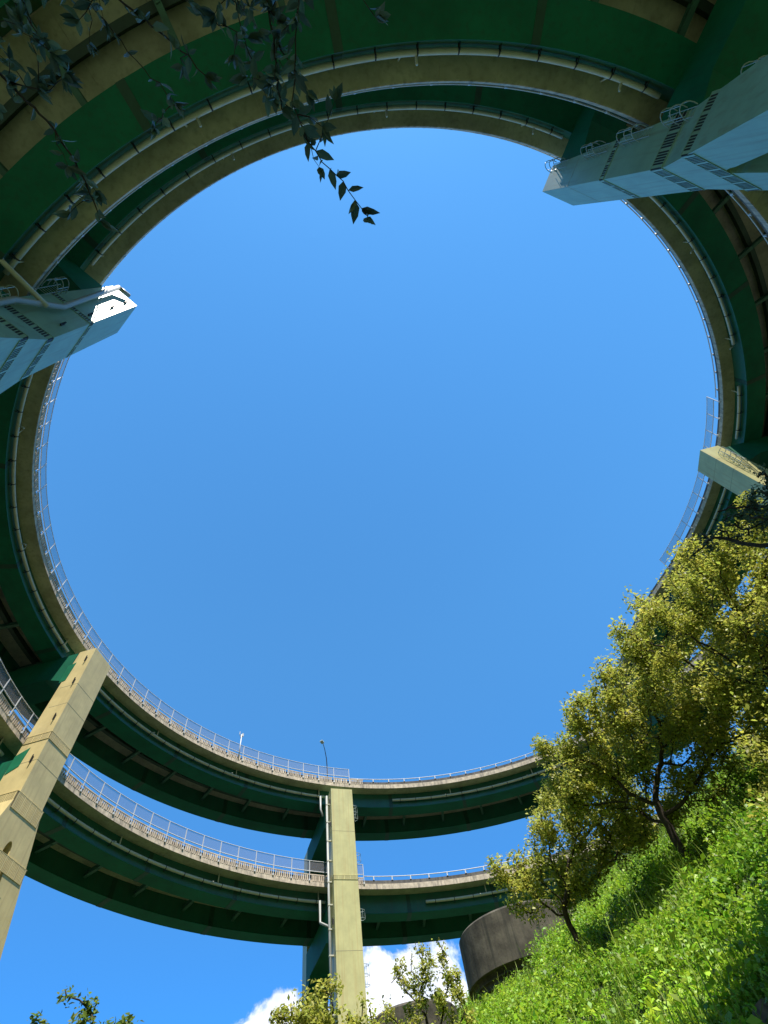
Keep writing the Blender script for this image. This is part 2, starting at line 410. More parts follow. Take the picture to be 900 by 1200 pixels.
def make_deck(k, label, t0, t1, fences, rails, pipes, ribs):
    D = thing('bridge_deck', label, 'bridge deck', group='the two turns of the spiral bridge deck')
    mb = MB(); sweep(mb, [(0, 0), (0.04, 0.55), (0.30, 0.56), (0.32, 0.28), (9.98, 0.62), (10.3, 0.62), (10.3, 0.02), (9.1, -0.06), (3.2, -0.06), (1.2, -0.06)], t0, t1)
    mb.build('deck_slab', m_fascia, D)
    # separate soffit panels, tan concrete with open joints
    mb = MB(); sp = R_(5.0); t = t0
    while t < t1 - 1e-4:
        e = min(t + sp, t1) - 0.0004
        sweep(mb, [(0.05, 0.0 - 0.004), (1.24, -0.066), (1.24, -0.09), (0.05, -0.026)], t, e, 1.6)
        sweep(mb, rect(3.12, 7.18, -0.09, -0.064), t, e, 1.6)
        sweep(mb, rect(9.12, 10.25, -0.09, -0.064), t, e, 1.6)
        t += sp; mb.build('soffit_panel', m_soffit, D); mb = MB()
    mb = MB(); sweep(mb, [(0.33, 0.30), (0.33, 0.33), (9.9, 0.67), (9.9, 0.63)], t0, t1); mb.build('road_surface', m_asph, D)
    # parapets
    mb = MB(); sweep(mb, rect(0.15, 0.32, 0.565, 0.955), t0, t1)
    sweep(mb, rect(10.06, 10.28, 0.625, 1.6), t0, t1)
    mb.build('parapet', m_fascia2, D)
    for a, b in ribs:
        t = tau_of(a, k); e = tau_of(b, k); n = int(round(math.degrees(e - t) / 3.33)); d = (e - t) / n
        for i in range(n):
            t_ = t + i * d; mb = MB()
            sweep(mb, rect(0.0, 0.10, 1.10, 1.19), t_ + .001, t_ + d - .001, 9)
            nb = 8; tt = t_ + .004
            for q_ in range(nb):
                w = d / nb * (.50 + .12 * math.sin(q_ * 2.1 + i)); sweep(mb, rect(0.003, 0.093, 0.50, 1.11), tt, tt + w, 9); tt += (d - .008) / nb
            mb.build('balustrade', m_rib, D)
    # box girders
    for nm, a, b, c in (('inner_girder', 1.25, 3.05, 1), ('outer_girder', 7.25, 9.05, 0)):
        mb = MB(); mb.cur = 1
        sweep(mb, rect(a, b, -1.90, -0.07), t0, t1)
        mb.cur = 0
        sweep(mb, rect(a - 0.09, b + 0.09, -1.95, -1.903), t0, t1)
        g = mb.build(nm, [m_green, m_web], D)
        t = t0 + R_(6.5)
        while t < t1:
            sp = MB(); sweep(sp, [(a - .022, -.10), (a - .022, -1.88), (a - .10, -1.88), (a - .10, -1.972), (b + .10, -1.972), (b + .10, -1.952), (a - .002, -1.952), (a - .002, -.10)], t, t + 0.012, 9)
            sp.build('splice_plate', m_splice, g); t += R_(15)
    mb = MB(); sweep(mb, rect(5.0, 5.22, -0.70, -0.10), t0, t1); sweep(mb, rect(4.9, 5.32, -0.74, -0.702), t0, t1)
    mb.build('stringer', m_under, D)
    # I-section cross beams between the girders
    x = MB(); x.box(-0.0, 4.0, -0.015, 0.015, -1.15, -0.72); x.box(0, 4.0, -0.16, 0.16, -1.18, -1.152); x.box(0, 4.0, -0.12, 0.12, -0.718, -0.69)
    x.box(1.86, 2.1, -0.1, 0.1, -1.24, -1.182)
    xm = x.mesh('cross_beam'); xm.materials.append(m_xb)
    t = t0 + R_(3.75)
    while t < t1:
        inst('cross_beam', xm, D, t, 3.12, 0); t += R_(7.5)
    # drain pipes
    for a, b in pipes:
        ta, tb = tau_of(a, k), tau_of(b, k)
        if tb < ta: tb += 2 * PI
        n = max(3, int(math.degrees(tb - ta)))
        mb = MB(); mb.tube([frame_at(ta + (tb - ta) * i / n, 0.95, -1.08)[0] for i in range(n + 1)], 0.15, 10)
        t = ta + R_(1.2)
        while t < tb:
            q0 = frame_at(t, 0.95, -0.02)[0]; q1 = frame_at(t, 0.95, -1.02)[0]; mb.tube([q0, q1], 0.065, 7); t += R_(17.5)
            qa, qb, qc = frame_at(t + .02, 0.95, -1.08)[0], frame_at(t + .02, 0.62, -1.1)[0], frame_at(t + .02, 0.45, -1.22)[0]
            if t < tb: mb.tube([qa, qb, qc], 0.07, 7)
        pp = mb.build('drain_pipe', m_pipe, D, True)
        n = int(round(math.degrees(tb - ta) / 3.33))
        for i in range(n):
            inst('pipe_clamp', clamp_me, pp, ta + (i + .5) * (tb - ta) / n, 0.95, -1.08)
    # tall wire fences and low guard rails
    for a, b in fences:
        ta, tb = tau_of(a, k), tau_of(b, k)
        if tb < ta: tb += 2 * PI
        mb = MB(); sweep(mb, rect(-0.012, -0.006, 1.50, 2.5), ta, tb)
        fo = mb.build('wire_fence', m_mesh, D)
        mb = MB(); n = max(3, int(math.degrees(tb - ta) * 1.2))
        for h, r in ((2.55, 0.035), (1.46, 0.045)): mb.tube([frame_at(ta + (tb - ta) * i / n, -0.03, h)[0] for i in range(n + 1)], r, 6)
        mb.build('fence_rail', m_white, fo, True)
        n = int(round(math.degrees(tb - ta) / 3.33))
        for i in range(n + 1): inst('fence_post', post_me, fo, ta + i * (tb - ta) / n, -0.05, 0.48)
    for a, b in rails:
        ta, tb = tau_of(a, k), tau_of(b, k)
        if tb < ta: tb += 2 * PI
        n = max(3, int(math.degrees(tb - ta) * 1.2))
        mb = MB(); mb.tube([frame_at(ta + (tb - ta) * i / n, 0.18, 1.38)[0] for i in range(n + 1)], 0.05, 7)
        ro = mb.build('guard_rail', m_white, D, True)
        n = int(round(math.degrees(tb - ta) / 3.33))
        for i in range(n): inst('rail_post', rpost_me, ro, ta + (i + .5) * (tb - ta) / n, 0.16, 0.99)
    return D


make_deck(0, 'upper turn of the curved green girder road deck, ringing the open sky', 2 * PI + 0.0004, T_END + 0.75,
          [(103.6, 224.6), (338.5, 15)], [(46, 103.4), (225.0, 338.2)],
          [(46, 94.5), (108.6, 164.3), (167.8, 222.5), (227.6, 286.2), (291, 328), (335.5, 345.2), (349.8, 10)],
          [(100.5, 224.6)])
make_deck(1, 'lower turn of the curved green girder road deck, under the upper turn', -0.8, 2 * PI - 0.0004,
          [(101.9, 224.6)], [(44, 101.7), (225.0, 36)],
          [(44, 91.0), (108.6, 164.3), (167.8, 222.5), (227.6, 286.2), (291, 345)],
          [(101.9, 224.6)])


# ------------------------------------------------------------------ piers
def hoop_ladder(parent, z0, z1, y, sgn, x, m):
    mb = MB()
    for dx in (-.22, .22): mb.tube([(x + dx, y, z0), (x + dx, y, z1)], 0.022, 5)
    z = z0 + .15
    while z < z1: mb.tube([(x - .22, y, z), (x + .22, y, z)], 0.014, 4); z += .3
    lad = mb.build('ladder', m, parent)
    mb = MB(); z = z0 + .9
    hp = [(x + .38 * math.cos(a), y + sgn * (.05 + .68 * math.sin(a)), 0) for a in np.linspace(-.2, PI + .2, 11)]
    while z < z1:
        mb.tube([(q[0], q[1], z) for q in hp], 0.026, 5); z += 0.78
    for i in (2, 5, 8): mb.tube([(hp[i][0], hp[i][1], z0 + .9), (hp[i][0], hp[i][1], z - .78)], 0.02, 4)
    mb.build('safety_cage', m, lad)


def make_pier(theta, label, zt, zb, bands, seams, ladders, rin=34.0, w=1.39, rout=35.75, gusset=False, paint=None):
    paint = paint or m_cream_shaded
    """local frame: x = outward from the loop centre, y = along the deck, z up; Empty at the foot"""
    a = R_(theta); gx, gy = rin * math.cos(a), rin * math.sin(a)
    gz = float(hill(gx, gy)) - .4
    Pn = thing('bridge_pier', label, 'bridge pier', (gx, gy, gz), a, 'steel portal piers carrying both turns')
    zu = frame_at(tau_of(theta, 0))[0][2]; zl = frame_at(tau_of(theta, 1))[0][2]
    Z = lambda z: z - gz
    ro_t = rout - rin; ro_b = ro_t + 0.75
    def column(x0, x1t, x1b, ztop, name, ww, zbb):
        mb = MB(); zc = zbb - 3.0
        tin = lambda z: 0.12 + 0.27 * (zc - z); tout = lambda z: ww + 0.26 * max(0, zbb - z)
        zf = gz
        # shaft
        def prism(poly):    # poly in (y,z), extruded in x with depth varying with z
            n = len(poly)
            dep = lambda z: x1t + (x1b - x1t) * min(1, max(0, (ztop - z) / max(1, ztop - zbb)))
            vs = [(x0, y, Z(z)) for y, z in poly] + [(dep(z), y, Z(z)) for y, z in poly]
            fs = [tuple(range(n)), tuple(range(2 * n - 1, n - 1, -1))] + [(i, (i + 1) % n, (i + 1) % n + n, i + n) for i in range(n)]
            mb.add(vs, fs)
        if zbb > 6:
            arch = [(-tin(zf), zf)] + [(-0.12 - (tin(zc - 2) - .12) * u ** 1.5 if u else -.0, zc - 2 * u + 0.0) for u in (1, .6, .25)] 
            pl = [(-ww, ztop), (-ww, zbb), (-tout(zf), zf), (-tin(zf), zf)]
            inner = []
            for u in np.linspace(0, 1, 9):   # round crown
                an = PI * u
                inner.append((-(tin(zc - .8)) * math.cos(an), zc - .8 + .8 * math.sin(an)))
            pl = pl + inner + [(tin(zf), zf), (tout(zf), zf), (ww, zbb), (ww, ztop)]
            prism(pl)
        else:
            prism([(-ww, ztop), (-ww, zf), (ww, zf), (ww, ztop)])
        return mb.build(name, paint, Pn)
    c1 = column(0, ro_t, ro_b, zt, 'inner_column', w, zb)
    c2 = column(14.3, 16.7, 16.9, zu - 1.96, 'outer_column', 1.25, zb if zb > 6 else 5)
    # splice bands: dark recess with pale upright bars
    for (z, h) in bands:
        dk = MB(); lt = MB()
        fl = 0.26 * max(0, zb - z); ww = w + fl
        dep = ro_t + .75 * min(1, max(0, (zt - z) / max(1, zt - zb)))
        e = 0.014
        dk.box(-e, 0.0 + .02, -ww, ww, Z(z) - h / 2, Z(z) + h / 2)
        for sg in (-1, 1): dk.box(0.0, dep, *(sorted((sg * (ww - .02), sg * (ww + e)))), Z(z) - h / 2, Z(z) + h / 2)
        yy = -ww + .05; i = 0
        while yy < ww - .12:
            g = (.085 if paint is not m_cream_shaded else .035) if i % 5 else .15
            lt.box(-e - .02, -e + .005, yy, yy + g, Z(z) - h / 2, Z(z) + h / 2); yy += g + (.045 if paint is not m_cream_shaded else .10); i += 1
        for sg in (-1, 1):
            xx = 0.04; i = 0
            while xx < dep - .12:
                g = (.085 if paint is not m_cream_shaded else .035) if i % 5 else .15
                lt.box(xx, xx + g, *(sorted((sg * (ww + e - .005), sg * (ww + e + .008)))), Z(z) - h / 2, Z(z) + h / 2); xx += g + (.045 if paint is not m_cream_shaded else .10); i += 1
        # rims
        for zz in (Z(z) - h / 2 - .03, Z(z) + h / 2, ):
            lt.box(-e - .025, .0, -ww, ww, zz, zz + .03)
            for sg in (-1, 1): lt.box(.0, dep, *(sorted((sg * (ww - .01), sg * (ww + e + .025)))), zz, zz + .03)
        sb = dk.build('splice_band', m_band if paint is not m_cream_shaded else m_dark, c1); lt.build('bolt_strip', paint, c1)
    for z in seams:
        sm = MB()
        sm.box(-.006, .01, -w, w, Z(z), Z(z) + .035)
        for sg in (-1, 1): sm.box(.0, ro_t, *(sorted((sg * (w - .01), sg * (w + .006)))), Z(z), Z(z) + .035)
        sm.build('weld_seam', m_splice2, c1)
    for z in (zt - 1.6, zt - 4.4, (zt + zb) / 2 - 1, zb + 2.4):
        br = MB()
        for yy in (w,): br.box(.45, .53, yy, yy + .16, Z(z), Z(z) + .45); br.box(.45, .53, yy + .1, yy + .16, Z(z) - .12, Z(z) + .57)
        br.build('lifting_bracket', m_dark, c1)
    # green cross beams under each deck, haunched into the columns
    for zd in (zu, zl):
        mb = MB(); T = Z(zd - 1.975); hw = 1.30 if True else 1.4
        t_in = Z(min(zd - 1.975, zt)) if zd == zu else T
        prof = [(ro_t + .25, T), (14.35, T), (14.35, T - 4.2), (12.2, T - 2.7), (4.3, T - 2.7), (ro_t + .25, T - 3.6)]
        n = len(prof)
        vs = [(x, -hw, z) for x, z in prof] + [(x, hw, z) for x, z in prof]
        mb.add(vs, [tuple(range(n)), tuple(range(2 * n - 1, n - 1, -1))] + [(i, (i + 1) % n, (i + 1) % n + n, i + n) for i in range(n)])
        xb = mb.build('cross_beam', m_green, Pn)
        # gusset plates lapping onto the column sides, brighter green standing for sunlight
        gp = MB()
        for sg in ((1,) if gusset else ()):
            y0, y1 = sorted((sg * (w + .002), sg * (w + .03)))
            if zd == zu: poly = [(1.45, T - 1.55), (ro_t + .45, T - 1.75), (ro_t + .45, T - 3.9), (1.60, T - 3.7)]
            else: poly = [(1.30, T + .7), (ro_t + .6, T + .2), (ro_t + .6, T - 1.4), (1.45, T - .9)]
            vs = [(x, y0, z) for x, z in poly] + [(x, y1, z) for x, z in poly]
            gp.add(vs, [(0, 1, 2, 3), (7, 6, 5, 4), (0, 1, 5, 4), (1, 2, 6, 5), (2, 3, 7, 6), (3, 0, 4, 7)])
        if gp.v: gp.build('gusset_plate', m_gusset, xb)
    for (z0, z1, side, x) in ladders:
        hoop_ladder(Pn, Z(z0), Z(z1), side * (w + .14), side, x, m_galv)
    return Pn, gz, ro_t


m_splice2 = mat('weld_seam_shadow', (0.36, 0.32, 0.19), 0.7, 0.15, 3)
m_gusset = mat('sunlit_green_gusset_paint', (0.02, 0.20, 0.10), 0.4, 0.2, 1)

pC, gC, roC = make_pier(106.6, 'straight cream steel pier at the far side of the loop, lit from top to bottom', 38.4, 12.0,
                  [(28.3, .38)], [33.2, 21.8], [(34.4, 36.9, -1, 1.2), (29.6, 31.6, -1, 1.2), (24.0, 26.0, -1, 1.2), (18.6, 21.2, -1, 1.2)], paint=m_creamC_lit)
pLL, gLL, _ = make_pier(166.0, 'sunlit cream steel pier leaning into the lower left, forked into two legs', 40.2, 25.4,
                  [(30.15, .62), (24.65, 1.15), (21.1, .9)], [35.6, 27.9, 33.4, 17.5, 19.4], [(34, 36, -1, 1.2)], gusset=True, paint=m_creamT_lit)
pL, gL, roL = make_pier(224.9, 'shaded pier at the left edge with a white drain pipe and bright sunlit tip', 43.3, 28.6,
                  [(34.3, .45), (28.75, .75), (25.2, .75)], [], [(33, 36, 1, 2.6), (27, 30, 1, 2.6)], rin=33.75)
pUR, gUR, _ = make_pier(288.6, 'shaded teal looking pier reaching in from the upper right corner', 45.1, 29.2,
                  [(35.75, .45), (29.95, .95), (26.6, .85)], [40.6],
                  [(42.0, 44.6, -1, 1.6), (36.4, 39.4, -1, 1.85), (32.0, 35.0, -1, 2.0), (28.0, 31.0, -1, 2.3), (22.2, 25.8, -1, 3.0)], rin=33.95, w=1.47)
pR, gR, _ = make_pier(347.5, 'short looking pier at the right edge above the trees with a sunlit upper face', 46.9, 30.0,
                  [(36.5, .45), (30.2, .8)], [44.3, 41.8], [(41.0, 45.4, -1, 1.1), (36, 39, -1, 1.3)], rin=33.7, w=1.33, paint=m_creamC_lit)
# white downpipe beside the far pier
mb = MB(); w = 1.39
mb.tube([(0.9, w + .36, 37.9 - gC), (0.9, w + .36, 10 - gC)], 0.13, 10)
mb.tube([(2.6, w + .75, 38.9 - gC), (2.6, w + .75, 37.2 - gC), (2.3, w + .55, 36.2 - gC)], 0.12, 9)
mb.tube([(2.6, w + .95, 27.2 - gC), (2.6, w + .95, 25.2 - gC), (1.0, w + .40, 24.2 - gC)], 0.12, 9)
dp = mb.build('downpipe', m_wpipe, pC, True)
mb = MB(); z = 36.8
while z > 12:
    mb.box(.76, 1.04, w + .0, w + .5, z - gC - .06, z - gC + .06); z -= 2.15
mb.build('pipe_bracket', m_pipe, dp)
# pipes on the left pier
mb = MB(); w = 1.39
mb.tube([(1.5, w + .45, 42.4 - gL), (1.35, w + .4, 36.2 - gL), (1.25, w + .35, 32.6 - gL), (2.2, w + .5, 29.0 - gL), (2.35, w + .6, 10 - gL)], 0.17, 10)
mb.tube([(0.75, w + .3, 43.0 - gL), (1.5, w + .45, 42.4 - gL)], 0.16, 9)
dp = mb.build('downpipe', m_wpipe, pL, True)
mb = MB(); mb.tube([(6.2, w + 2.4, 32.4 - gL), (4.0, w + 1.1, 30.6 - gL), (1.4, w + .5, 30.9 - gL)], 0.15, 9); mb.build('branch_pipe', m_pipe, pL, True)

# ------------------------------------------------------------------ street furniture on the decks
q, a = frame_at(tau_of(104.9, 0), 9.85, 0.62)
t = thing('street_lamp', 'tall thin street lamp rising behind the fence beside the far pier', 'street lamp', q, a + PI)
mb = MB(); mb.tube([(0, 0, 0), (0, 0, 8.5), (0.15, -.1, 10.2), (0.7, -.5, 11.6), (1.3, -.9, 12.2)], [0.10, 0.08, 0.07, 0.055, 0.05], 8); mb.build('pole', m_dark, t, True)
mb = MB(); mb.hexa([(1.15, -1.05, 12.1), (1.5, -.7, 12.1), (2.0, -1.15, 12.2), (1.6, -1.5, 12.2), (1.2, -1.0, 12.35), (1.5, -.75, 12.35), (1.95, -1.15, 12.38), (1.6, -1.45, 12.38)])
mb.build('lamp_head', m_galv, t)
q, a = frame_at(tau_of(128.0, 0), -0.02, 0.5)
t = thing('camera_post', 'short white post with a forked fixture on the upper fence', 'post', q, a)
mb = MB(); mb.tube([(0, 0, 0), (0, 0, 3.6)], 0.07, 8); mb.build('pole', m_white, t, True)
mb = MB(); mb.tube([(0, 0, 3.0), (-.05, .32, 3.5), (-.05, .32, 3.9)], 0.05, 6); mb.box(-.12, .12, -.24, -.02, 3.35, 3.75); mb.build('fixture', m_white, t)
q, a = frame_at(tau_of(107.9, 1), 9.6, 0.6)
t = thing('sign_board', 'brown backed board behind the lower fence beside the far pier', 'sign', q, a)
mb = MB(); mb.box(-.03, .03, -1.7, 1.3, 1.1, 4.0); mb.build('board', m_brown, t)
mb = MB(); [mb.tube([(0.09, y, 0), (0.09, y, 4.2)], 0.05, 7) for y in (-1.3, .9)]; mb.build('post', m_galv, t)


# ------------------------------------------------------------------ round caissons on the slope
def caisson(az, hd, rad, ztop, hup, label):
    x = CAM[0] + hd * math.cos(R_(az)); y = CAM[1] + hd * math.sin(R_(az)); g = min(float(hill(x + rad * math.cos(q_), y + rad * math.sin(q_))) for q_ in np.linspace(0, 6, 12)) - .5
    t = thing('concrete_caisson', label, 'concrete drum', (x, y, g), 0, 'round concrete caissons on the slope')
    def lathe(pr, n=96):
        mb = MB(); k = len(pr)
        for i in range(n):
            a_ = 2 * PI * i / n
            for r, z in pr: mb.v.append((r * math.cos(a_), r * math.sin(a_), z))
        for i in range(n):
            i2 = (i + 1) % n
            for j in range(k - 1): mb.f.append((i * k + j, i2 * k + j, i2 * k + j + 1, i * k + j + 1)); mb.m.append(0)
        mb.f.append(tuple(i * k + k - 1 for i in range(n))); mb.m.append(0)
        return mb
    H = ztop - g
    lathe([(rad, H - hup), (rad, H - .12), (rad - .12, H), (rad - .8, H)]).build('drum', m_drum, t, False)
    pr = [(rad - .02, H - hup + .01), (rad - .30, H - hup)]; z = H - hup
    while z > 0:
        pr += [(rad - .32, z - .02), (rad - .32, z - .24), (rad - .22, z - .27), (rad - .22, z - .33), (rad - .32, z - .36)]; z -= .36
    lathe(pr[::-1]).build('ribbed_lining', m_drum, t)
    return t


caisson(75.0, 41.5, 4.1, 13.8, 2.6, 'large dark round concrete drum standing on the grassy slope below the trees')
caisson(85.6, 39.0, 2.5, 10.25, 1.6, 'smaller low concrete drum just peeking in at the bottom edge')


# ------------------------------------------------------------------ old edging in the lower right corner
q = P(893, 1196, 11.5); q[2] = float(hill(q[0], q[1]))
t = thing('drain_edging', 'short brown curved edging with dark slots in the lower right corner of the weeds', 'edging', tuple(q), R_(150))
mb = MB(); sl = MB(); n_ = 12
for i in range(n_):
    a0, a1 = -0.55 + 1.1 * i / n_, -0.55 + 1.1 * (i + 1) / n_
    for (r0, r1, z0, z1, b_) in ((1.30, 1.38, -.3, .62, mb), (1.18, 1.30, .50, .60, mb)):
        b_.hexa([(r0 * math.cos(a0) - 1.3, r0 * math.sin(a0), z0), (r1 * math.cos(a0) - 1.3, r1 * math.sin(a0), z0), (r1 * math.cos(a1) - 1.3, r1 * math.sin(a1), z0), (r0 * math.cos(a1) - 1.3, r0 * math.sin(a1), z0),
                 (r0 * math.cos(a0) - 1.3, r0 * math.sin(a0), z1), (r1 * math.cos(a0) - 1.3, r1 * math.sin(a0), z1), (r1 * math.cos(a1) - 1.3, r1 * math.sin(a1), z1), (r0 * math.cos(a1) - 1.3, r0 * math.sin(a1), z1)])
mb.build('edging', m_oldw, t)
for i in range(1, n_, 2):
    sl = MB(); a0 = -0.55 + 1.1 * i / n_; sl.box(-.004, .004, -.05, .05, .25, .45); o_ = sl.build('slot', m_dark, t)
    o_.location = (1.388 * math.cos(a0) - 1.3, 1.388 * math.sin(a0), 0); o_.rotation_euler[2] = a0

# ------------------------------------------------------------------ trees
def grow(base, blobs, nattr, step, seed, kill=0.55, infl=4.5, lead=None):
    """space colonisation: returns nodes, parents"""
    rg = np.random.default_rng(seed)
    A = []
    vol = np.array([b[1] ** 3 for b in blobs]); cnt = np.maximum(10, (nattr * vol / vol.sum()).astype(int))
    for (c, r), n in zip(blobs, cnt):
        v = rg.normal(size=(n, 3)); v /= np.linalg.norm(v, axis=1)[:, None]
        A.append(np.array(c) + v * (r * rg.uniform(0.15, 1.0, n) ** 0.5)[:, None] * np.array([1, 1, .9]))
    A = np.concatenate(A)
    N = [np.array(base, float)]; Pp = [-1]
    for q_ in (lead or []):
        q_ = np.array(q_, float)
        while np.linalg.norm(q_ - N[-1]) > step * 1.2:
            d = q_ - N[-1]; d /= np.linalg.norm(d)
            N.append(N[-1] + d * step + rg.normal(size=3) * step * .10); Pp.append(len(N) - 2)
    NN = np.array(N); alive = np.ones(len(A), bool)
    for it in range(260):
        Aa = A[alive]
        if not len(Aa): break
        D = np.linalg.norm(Aa[:, None] - NN[None], axis=2); j = D.argmin(1); dm = D[np.arange(len(Aa)), j]
        far = dm < (infl if it > 3 else 99)
        if not far.any(): far = dm <= dm.min() + 1e-6
        new = []; par = []
        for k in np.unique(j[far]):
            v = Aa[far & (j == k)] - NN[k]; v /= np.linalg.norm(v, axis=1)[:, None]; d = v.mean(0) + rg.normal(size=3) * .16
            nd = np.linalg.norm(d)
            if nd < 1e-3: continue
            new.append(NN[k] + d / nd * step); par.append(k)
        if not new: break
        NN = np.concatenate([NN, np.array(new)]); Pp += par
        idx = np.where(alive)[0]; D2 = np.linalg.norm(A[idx][:, None] - np.array(new)[None], axis=2).min(1); alive[idx[D2 < kill]] = False
        if len(NN) > 5000: break
    return NN, np.array(Pp), A


def limb_mesh(mb, NN, Pp, r_tip=0.010, exp=2.4, rmax=0.4):
    n = len(NN); ch = [[] for _ in range(n)]
    for i in range(1, n): ch[Pp[i]].append(i)
    rad = np.zeros(n)
    for i in range(n - 1, -1, -1):
        rad[i] = r_tip if not ch[i] else min(rmax, (sum(rad[c] ** exp for c in ch[i])) ** (1 / exp) + .0004)
    # chains
    st = [(0, None)]
    while st:
        i, p = st.pop(); chain = [i] if p is None else [p, i]
        while ch[i]:
            c = max(ch[i], key=lambda q_: rad[q_])
            for o_ in ch[i]:
                if o_ != c: st.append((o_, i))
            chain.append(c); i = c
        rr = [rad[q_] for q_ in chain]
        if p is not None: rr[0] = rr[1] if len(rr) > 1 else r_tip
        if len(chain) > 1: mb.tube([NN[q_] for q_ in chain], rr, 7 if max(rr) > .04 else 4, False)
    return rad, ch


def make_tree(name, label, base, blobs, nattr, nleaf, lsize, seed, mleaf, lead=None, group=None, step=.32, spread=.40, kill=.55, extra=None):
    rg = np.random.default_rng(seed + 50)
    g = np.array(base, float)
    T = thing(name, label, 'tree', tuple(g), 0, group)
    NN, Pp, A = grow(g, blobs, nattr, step, seed, kill, lead=lead)
    mb = MB(); rad, ch = limb_mesh(mb, NN - g, Pp, 0.016); mb.build('trunk', m_bark, T, True)
    tips = NN[rad < 0.034]
    # clump weights make light gaps and dense tufts
    wgt = rg.uniform(0.05, 1, len(tips)) ** 2.4; wgt /= wgt.sum()
    k = rg.choice(len(tips), nleaf, p=wgt)
    v_ = rg.normal(size=(nleaf, 3)); v_ /= np.linalg.norm(v_, axis=1)[:, None]
    c = tips[k] + v_ * spread * 1.25 * (rg.random(nleaf) ** .6)[:, None]
    if extra is not None: c = np.concatenate([c, extra])
    quads('crown', leafquads(c - g, lsize, .35, .55, rg), mleaf, T)
    return T


def onhill(x, y, hd):
    p = P(x, y, hd); p[2] = hill(p[0], p[1]) - .15; return p


def B(*l): return [(P(x, y, hd), r) for x, y, hd, r in l]


GT = 'cherry trees leaning out from the grassy slope'
bA = onhill(692, 1135, 24.6)
make_tree('cherry_tree', 'leaning yellow green tree lowest on the slope, just above the concrete drum', bA,
          B((618, 1028, 24, 1.45), (665, 995, 24, 1.9), (592, 1040, 24, .6), (700, 955, 24, 2.2), (645, 962, 24.5, 1.5), (720, 985, 25, 1.2), (655, 1030, 24.5, 1.1), (690, 1015, 24, .9), (730, 940, 25, 1.6), (630, 1045, 24, .9)), 620, 21000, .155, 3, m_leafY,
          lead=[P(672, 1092, 24.3), P(655, 1048, 24)], group=GT)
bB = onhill(824, 1026, 21.2)
make_tree('cherry_tree', 'broad yellow green tree in the middle of the slope with a dark slanting trunk', bB,
          B((668, 895, 21, 1.7), (715, 855, 21, 2.2), (765, 850, 20.5, 2.2), (740, 915, 21.5, 2.0), (690, 930, 21.5, 1.6), (800, 890, 21, 1.7), (760, 790, 20.5, 2.0), (845, 840, 20.5, 1.9), (728, 790, 21, 1.3), (700, 815, 21, .8), (735, 962, 23, 1.3), (780, 925, 22.5, 1.5), (830, 880, 22, 1.5), (875, 850, 21.5, 1.5)), 1050, 44000, .155, 4, m_leafY,
          lead=[P(790, 985, 21), P(770, 940, 21)], group=GT)
bC = onhill(985, 930, 19)
make_tree('cherry_tree', 'tallest yellow green tree at the right edge hanging over the slope', bC,
          B((785, 740, 18.5, 1.9), (835, 700, 18.5, 2.0), (875, 740, 18, 2.1), (850, 790, 18.5, 1.9), (800, 668, 18.5, 1.2), (890, 670, 18, 1.9), (845, 645, 18, 1.3), (760, 715, 19, 1.1), (748, 770, 19, 1.2), (900, 800, 18, 1.8), (890, 615, 17.5, 1.2), (930, 720, 18, 2.0), (960, 640, 17, 1.8), (735, 705, 19, .5)), 1000, 41000, .14, 5, m_leafY,
          lead=[P(960, 850, 19), P(905, 795, 19)], group=GT)
bE = onhill(1060, 1010, 17)
make_tree('cherry_tree', 'partly seen yellow green tree low at the right edge, its branches shading the slope', bE,
          B((960, 880, 17.5, 2.0), (925, 850, 18, 1.4), (1000, 830, 17, 2.0), (910, 905, 17.5, 1.1), (1010, 920, 16.5, 1.8), (885, 880, 18, .7), (980, 960, 15.5, 1.5), (940, 940, 16.5, 1.0)), 560, 17000, .15, 15, m_leafY,
          lead=[P(1010, 930, 17), P(970, 900, 17)], group=GT)
bD = onhill(1040, 760, 9.5)
make_tree('shaded_tree', 'dark twigs and small leaves against the right pier, in front of the yellow trees', bD,
          B((862, 612, 9, .42), (890, 590, 9, .40), (830, 632, 9.2, .25), (812, 650, 9.2, .12), (920, 600, 9, .6), (895, 560, 9, .25), (960, 620, 9, .6)), 260, 2600, .075, 6, m_leafD,
          lead=[P(960, 640, 9)], step=.14, spread=.12, kill=.16)
make_tree('small_tree', 'small open crowned tree between the far pier and the concrete drum', (lambda p: (p[0], p[1], hill(p[0], p[1]) - .1))(P(512, 1195, 28)),
          B((500, 1140, 28, 1.35), (520, 1165, 28, 1.1), (480, 1165, 28, 1.2), (515, 1115, 28, .7), (470, 1190, 28, 1.0), (535, 1190, 28, 1.0)), 360, 4000, .15, 8, m_leafY, spread=.24)
make_tree('leafy_tree', 'bright green tree top covering the foot of the far pier', (lambda p: (p[0], p[1], -1.7))(P(375, 1200, 19)),
          B((372, 1196, 19, 1.15), (345, 1212, 19, 1.1), (405, 1212, 19, 1.1), (382, 1172, 19, .45), (430, 1218, 19, .7), (315, 1216, 19, .6)), 320, 6000, .12, 9, m_leafY, spread=.24)
make_tree('leafy_tree', 'sparse tree top poking in at the bottom left edge', (lambda p: (p[0], p[1], -1.7))(P(95, 1200, 17)),
          B((72, 1196, 17, .7), (102, 1206, 17, .7), (45, 1208, 17, .5), (150, 1209, 17, .5), (168, 1203, 17, .25)), 240, 1000, .14, 10, m_leafG, spread=.18)

# ------------------------------------------------------------------ overhanging tree behind the viewer
ob = np.array([-15.5, -36.5, -1.7])
T = thing('overhanging_tree', 'dark leafy twigs hanging into view at the top left, close overhead', 'tree', tuple(ob))
mb = MB(); lv = []; lf = []
rg = np.random.default_rng(21)


def near(x, y, z=4.3):
    d = ray(x, y); return CAM + d * z / d[2]


